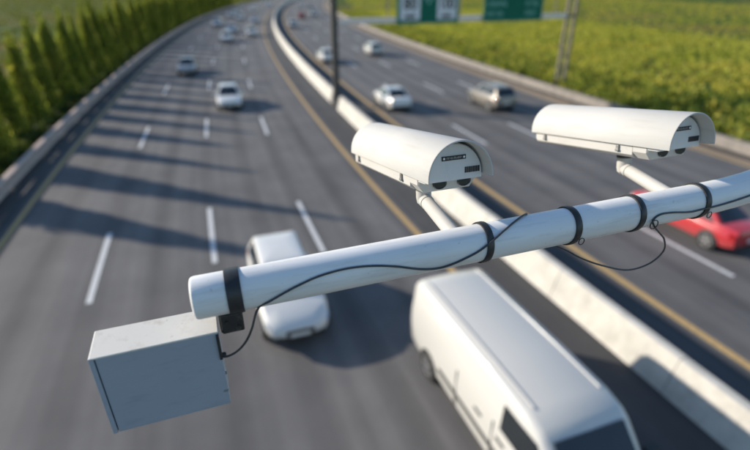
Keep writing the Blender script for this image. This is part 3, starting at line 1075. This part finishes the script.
for s_ in ss + [END]:
    path.append(arm_axis(s_)); rad.append(ARM_R)
mb = MB(); mb.tube(path, rad, 48)
mb.build('tube', 'arm', arm, 30)
tip = AF @ arm_axis(END)
up = AF.inverted().to_3x3()
tag(arm, 'thick white steel arm crossing the picture that carries the cameras and the grey box', 'camera arm')
mast = empty('mast', (tip.x, tip.y, 0))
mb = MB(); mb.tube([(0, 0, 0), (0, 0, tip.z + .5)], [.11, .075], 24); mb.build('pole', 'arm', mast)
mb = MB(); mb.tube([(0, 0, 0), (0, 0, .03)], .22, 24); mb.build('base_plate', 'steel', mast)
mb = MB(); mb.tube([(0, 0, tip.z - .12), (0, 0, tip.z + .12)], .105, 24); mb.build('collar', 'steel', mast)
tag(mast, 'white steel mast outside the picture on the right that holds the camera arm', 'mast')

def on_arm(s, phi, lift=0.0):
    """point on the arm's skin: phi 0 faces the viewer, 90 up"""
    c = arm_axis(s)
    dx = (arm_axis(s + .01) - c).normalized()
    fr = Vector((0, -1, 0)); fr = (fr - dx * fr.dot(dx)).normalized()
    u = dx.cross(fr) * -1
    if u.z < 0:
        u = -u
    r_ = ARM_R + lift
    return c + fr * (r_ * math.cos(R(phi))) + u * (r_ * math.sin(R(phi)))

def band(name, s, width, thick, mat, tilt=0.0, label=None, cat=None, group=None, parent=None, loop=False):
    """a strap round the arm"""
    mb = MB()
    n = 64
    rings = []
    for k in range(n):
        ph = 360 * k / n
        sh = tilt * math.sin(R(ph))
        ring = []
        for a, l in ((-.5, -.0002), (-.5, thick), (-.3, thick * 1.25), (.3, thick * 1.25), (.5, thick), (.5, -.0002)):
            ring.append(on_arm(s + a * width + sh, ph, l))
        rings.append(ring)
    rings.append(rings[0])
    mb.loft(rings, False)
    o = mb.build('strap' if parent is None else name, mat, None, 40)
    if parent is None:
        root = empty(name, M=AF @ Matrix.Translation(arm_axis(s)))
        o.parent = root
        o.matrix_parent_inverse = Matrix.Translation(-arm_axis(s))
        if loop:
            l = MB()
            c = on_arm(s + .011, -28, .006)
            l.tube([c + Vector((.0075 * math.cos(t), -.002, .0085 * math.sin(t))) for t in np.linspace(0, 2 * math.pi, 20)], .0011, 8, False)
            lo = l.build('loop', 'black', root)
            lo.matrix_parent_inverse = Matrix.Translation(-arm_axis(s))
        tag(root, label, cat, group)
    else:
        o.parent = parent
    return o
G_T = 'black straps round the camera arm'
for s_, lab, lp in ((.952, 'black strap round the white arm right below the left camera', False), (1.303, 'black strap round the white arm with a thin ring, midway between the cameras', True),
                    (1.585, 'black strap round the white arm where the cable loop hangs down', False), (1.897, 'black strap round the white arm nearest to the right edge', True)):
    band('cable_strap', s_ * SC, .024 * SC, .0035, 'black', .004, lab, 'strap', G_T, None, lp)

# grey box under the arm's end
BF = frame((-.796, 1.041, -.938), .346, .007, .004)
box = empty('equipment_box', M=BF)
bw, bdp, bh = .344 * SC, .128 * SC, .293 * SC
mb = MB(); mb.box((bw / 2 + .004, bdp / 2, -bh / 2 - .0012), (bw - .008, bdp, bh - .0024)); mb.build('case', 'box', box, 35, .0016)
mb = MB(); mb.box((bw / 2, bdp / 2, -.0006), (bw + .0025, bdp + .0025, .0036)); mb.build('lid', 'box_top', box, 35, .0012)
mb = MB(); mb.box((.0018, bdp / 2, -bh / 2), (.0085, bdp + .0025, bh + .001)); mb.build('end_cap', 'box', box, 35, .0012)
mb = MB(); mb.box((bw - .0015, -.0005, -.055 * SC), (.0055, .008, .095 * SC)); mb.build('edge_strip', 'black', box, 35, .0008)
mb = MB(); mb.box((bw - .004, .0002, -bh * .80), (.009, .0035, .004)); mb.build('latch', 'grey', box)
mb = MB(); mb.box((bw + .0015, .004, -bh * .57), (.004, .005, .004)); mb.build('hinge_pin', 'grey', box)
mb = MB(); mb.tube([(bw - .002, .012, -.1049 * SC), (bw + .006, .012, -.1049 * SC), (bw + .0085, .012, -.1049 * SC)], [.0058, .0058, .0042], 12); mb.build('cable_gland', 'black', box)
tag(box, 'grey rectangular equipment box hanging from the left end of the white arm', 'equipment box')
# its bracket
br = empty('box_bracket', M=AF @ Matrix.Translation((.12 * SC, 0, 0)))
def child_of_bracket(o):
    o.parent = br
    o.matrix_parent_inverse = Matrix.Translation((-.12 * SC, 0, 0))
child_of_bracket(band('clamp_band', .121 * SC, .043 * SC, .0028, 'black', 0, parent=br))
mb = MB(); mb.box((.099 * SC, -.004, -ARM_R - .019), (.066 * SC, .036, .044)); child_of_bracket(mb.build('hanger_plate', 'blackmetal', None, 35, .003))
mb = MB()
for dx, dz in ((-.010, .006), (.011, -.008)):
    mb.tube([(.099 * SC + dx, -.0215, -ARM_R - .019 + dz), (.099 * SC + dx, -.0255, -ARM_R - .019 + dz)], .0035, 6)
child_of_bracket(mb.build('bolt', 'blackmetal', None))
mb = MB(); mb.box((.072 * SC, .012, -ARM_R - .03), (.016, .02, .05)); child_of_bracket(mb.build('tongue', 'blackmetal', None, 35, .002))
tag(br, 'black clamp bracket round the arm end that holds the grey box', 'bracket')

# cables
def spline(pts, n=8):
    out = []
    P = [pts[0]] + pts + [pts[-1]]
    for i in range(1, len(P) - 2):
        for k in range(n):
            t = k / n
            out.append(.5 * ((2 * P[i]) + (P[i + 1] - P[i - 1]) * t + (2 * P[i - 1] - 5 * P[i] + 4 * P[i + 1] - P[i + 2]) * t * t + (3 * P[i] - P[i - 1] - 3 * P[i + 1] + P[i + 2]) * t ** 3))
    out.append(P[-1])
    return out
CR = .0036 * SC
skin = [(.180, -42), (.217, -16), (.264, 2), (.311, 15), (.374, 27), (.453, 32), (.532, 27), (.612, 13), (.697, -11), (.760, -23), (.812, -18), (.868, -3), (.911, 10), (.963, 32), (1.017, 54), (1.088, 84), (1.14, 110), (1.17, 150), (1.2, 190)]
def near(px, z_rel):
    """a point under the arm given as offsets in the arm's frame"""
    return Vector(px) * SC
pts = [Vector(v) * SC for v in ((.03, -.03, -.20), (.060, -.045, -.203), (.095, -.056, -.185), (.127, -.064, -.15), (.152, -.066, -.105))] + [on_arm(s_ * SC, ph, CR + (.0036 if abs(s_ - .952) < .03 else .0004)) for s_, ph in skin]
# drops behind the arm, hangs in a loop and comes back to the third strap
pts += [on_arm(1.23 * SC, 225, CR)] + [Vector(v) * SC for v in ((1.275, .02, -.085), (1.33, .01, -.115), (1.40, .0, -.16), (1.505, -.01, -.212), (1.627, -.02, -.252), (1.725, -.025, -.24), (1.775, -.03, -.19), (1.745, -.045, -.125), (1.69, -.06, -.075), (1.645, -.07, -.035))]
pts += [on_arm(s_ * SC, ph, CR + .0004) for s_, ph in ((1.632, -6), (1.66, 9), (1.717, 8), (1.807, -3), (1.871, -2), (1.956, 0), (2.108, 8), (2.4, 15), (3.0, 20), (3.6, 10), (4.6, 0), (7.4, 0))]
cb = empty('cable', M=AF)
mb = MB(); mb.tube(spline(pts), CR, 8); mb.build('wire', 'cable', cb, 60)
mb = MB(); c = Vector((1.634, -.071, -.022)) * SC
mb.tube([c + Vector((.0115 * math.cos(t), -.003, .0115 * math.sin(t))) for t in np.linspace(0, 2 * math.pi, 28)], .0013, 8, False); mb.build('coil', 'cable', cb)
tag(cb, 'thin dark cable winding along the white arm from the grey box, sagging in one loop', 'cable')

# security cameras
def cctv(org, h, t, L, knuckle_x, arm_s, label):
    k = 1.275
    F = frame((0, 0, 0), h, t)
    F.translation = EYE + Vector(org) * (SC * k)
    U = SC * k
    o = empty('security_camera', M=F)
    Rr, th = .1 * U, .0052 * U
    L *= U
    # sunshield: half pipe with a closed rounded back
    mb = MB()
    prof = []
    n = 40
    def arc(r_, x, drop):
        return [Vector((x, -r_, -drop))] + [Vector((x, -r_ * math.cos(math.pi * q / n), r_ * 1.03 * math.sin(math.pi * q / n))) for q in range(n + 1)] + [Vector((x, r_, -drop))]
    dr = .004 * U
    rings = [arc(Rr * .86, 0.0, dr), arc(Rr * .95, .004 * U, dr), arc(Rr * .99, .012 * U, dr), arc(Rr, .025 * U, dr), arc(Rr, L * .5, dr), arc(Rr, L - .002 * U, dr), arc(Rr - .0012 * U, L, dr), arc(Rr - th + .001 * U, L, dr), arc(Rr - th, L - .002 * U, dr), arc(Rr - th, L * .5, dr), arc(Rr - th, .03 * U, dr)]
    mb.loft(rings, False, False)
    vs = rings[0]; mb.add(vs, [tuple(range(len(vs)))])
    mb.build('sunshield', 'housing', o, 40)
    # inner body with the front plate
    ri = .0895 * U
    xf = L - .043 * U
    mb = MB()
    def arc2(r_, x):
        return [Vector((x, -r_, -.013 * U))] + [Vector((x, -r_ * math.cos(math.pi * q / n), r_ * 1.0 * math.sin(math.pi * q / n))) for q in range(n + 1)] + [Vector((x, r_, -.013 * U))]
    mb.loft([arc2(ri, xf - .045 * U), arc2(ri, xf - .004 * U), arc2(ri - .003 * U, xf)], True)
    mb.build('front_plate', 'housing_front', o, 40)
    # tray
    hw, zt, zb = .0905 * U, -.0005 * U, -.047 * U
    mb = MB()
    rings = []
    xt = xf - .038 * U
    for x, w_, z1 in ((.02 * U, hw * .93, zb * .8), (.035 * U, hw, zb), (xt - .06 * U, hw, zb)):
        rings.append([Vector((x, -w_, zt)), Vector((x, w_, zt)), Vector((x, w_, z1 * .78)), Vector((x, w_ * .86, z1)), Vector((x, -w_ * .86, z1)), Vector((x, -w_, z1 * .78))])
    mb.loft(rings)
    mb.build('tray', 'housing', o, 35, .0012)
    mb = MB()
    w_ = hw * 1.015
    rings = []
    for x, q, z1 in ((xt - .0585 * U, 1, zb * 1.02), (xt - .006 * U, 1, zb * 1.02), (xt, .95, zb * .95)):
        rings.append([Vector((x, -w_ * q, zt - .0006)), Vector((x, w_ * q, zt - .0006)), Vector((x, w_ * q, z1 * .5)), Vector((x, w_ * q * .80, z1)), Vector((x, -w_ * q * .80, z1)), Vector((x, -w_ * q, z1 * .5))])
    mb.loft(rings)
    fc = mb.build('front_cap', 'housing', o, 35, .0012)
    mb = MB(); mb.box((L * .45, 0, .0012 * U), (L * .86, hw * 2.06, .003 * U)); mb.build('gasket', 'housing', o)
    for y_ in (-.026, .052):
        mb = MB(); ln = []
        for x, r_ in ((xt - .01 * U, .020), (xt + .004 * U, .020), (xt + .005 * U, .018), (xt + .003 * U, .0165), (xt + .003 * U, .002)):
            ln.append([Vector((x, (y_ + r_ * 1.1 * math.cos(2 * math.pi * q / 24)) * U, (-.0255 + r_ * .82 * math.sin(2 * math.pi * q / 24)) * U)) for q in range(24)])
        mb.loft(ln); mb.build('lens', 'lensglass', o, 30)
    for x in (.085, L / U - .20):
        mb = MB(); mb.box((x * U, -hw - .0022, -.020 * U), (.011 * U, .005, .022 * U)); mb.box((x * U, -hw - .0042, -.026 * U), (.014 * U, .004, .007 * U)); mb.build('latch', 'grey', o, 35, .0006)
    # printed plate and barcode on the front
    pf = xf + .0011
    mb = MB(); mb.box((pf, 0, .050 * U), (.0022, .074 * U, .0125 * U)); npl = mb.build('name_plate', 'ink', o, 35, .0004)
    mb = MB()
    for q in (-1, 1):
        mb.tube([(pf + .001, q * .031 * U, .050 * U), (pf + .0018, q * .031 * U, .050 * U)], .0032 * U, 12)
    mb.build('screw', 'inkwhite', npl)
    mb = MB(); rnd = random.Random(3); y_ = -.024
    while y_ < .023:
        w2 = rnd.choice((.0012, .0018, .0026))
        mb.box((pf + .0014, y_ * U, (.050 + rnd.uniform(-.001, .001)) * U), (.0006, w2 * U, rnd.choice((.003, .005, .0055)) * U)); y_ += w2 + .0016
    mb.build('print', 'grey', npl)
    mb = MB(); y_ = .034; rnd = random.Random(5)
    while y_ < .078:
        w2 = rnd.choice((.0028, .0042, .006))
        mb.box((xf + .0004, (y_ + w2 / 2) * U, 0.0125 * U), (.0012, w2 * U, .0165 * U)); y_ += w2 + .0014
    mb.build('barcode', 'ink', o)
    # knuckle and stub down to the arm
    kx = knuckle_x * U
    inv_ = F.inverted()
    target = inv_ @ (AF @ arm_axis(arm_s * SC))
    kp = Vector((kx, 0, -.108 * U))
    mb = MB(); mb.tube([(kx, 0, -.046 * U), (kx, 0, -.069 * U)], .0275 * U, 24); mb.build('collar', 'black', o)
    mb = MB(); mb.tube([(kx, 0, -.060 * U), (kx, 0, -.066 * U), (kx, 0, -.105 * U), (kx, 0, -.122 * U), (kx, 0, -.130 * U), (kx, 0, -.132 * U)], [.021 * U, .0245 * U, .0245 * U, .021 * U, .013 * U, .004 * U], 24); mb.build('knuckle', 'housing', o, 30)
    dv = (target - kp).normalized()
    mb = MB(); mb.tube([kp + dv * .004, target - dv * ARM_R * .85], .0215 * U, 24); st_ = mb.build('stub', 'housing', o, 30)
    mb = MB(); mb.tube([kp + dv * .022 * U, kp + dv * .034 * U], .0235 * U, 24); mb.build('stub_ring', 'housing', st_, 30)
    tag(o, label, 'security camera', 'security cameras on the arm')
    return o
cctv((-.003, 1.868, -.590), -1.219, .173, .696, .452, .885, 'white tunnel shaped security camera over the middle of the arm, the left one')
cctv((.755, 2.065, -.563), -1.196, .166, .655, .405, 1.84, 'white tunnel shaped security camera at the upper right in front of the green field')
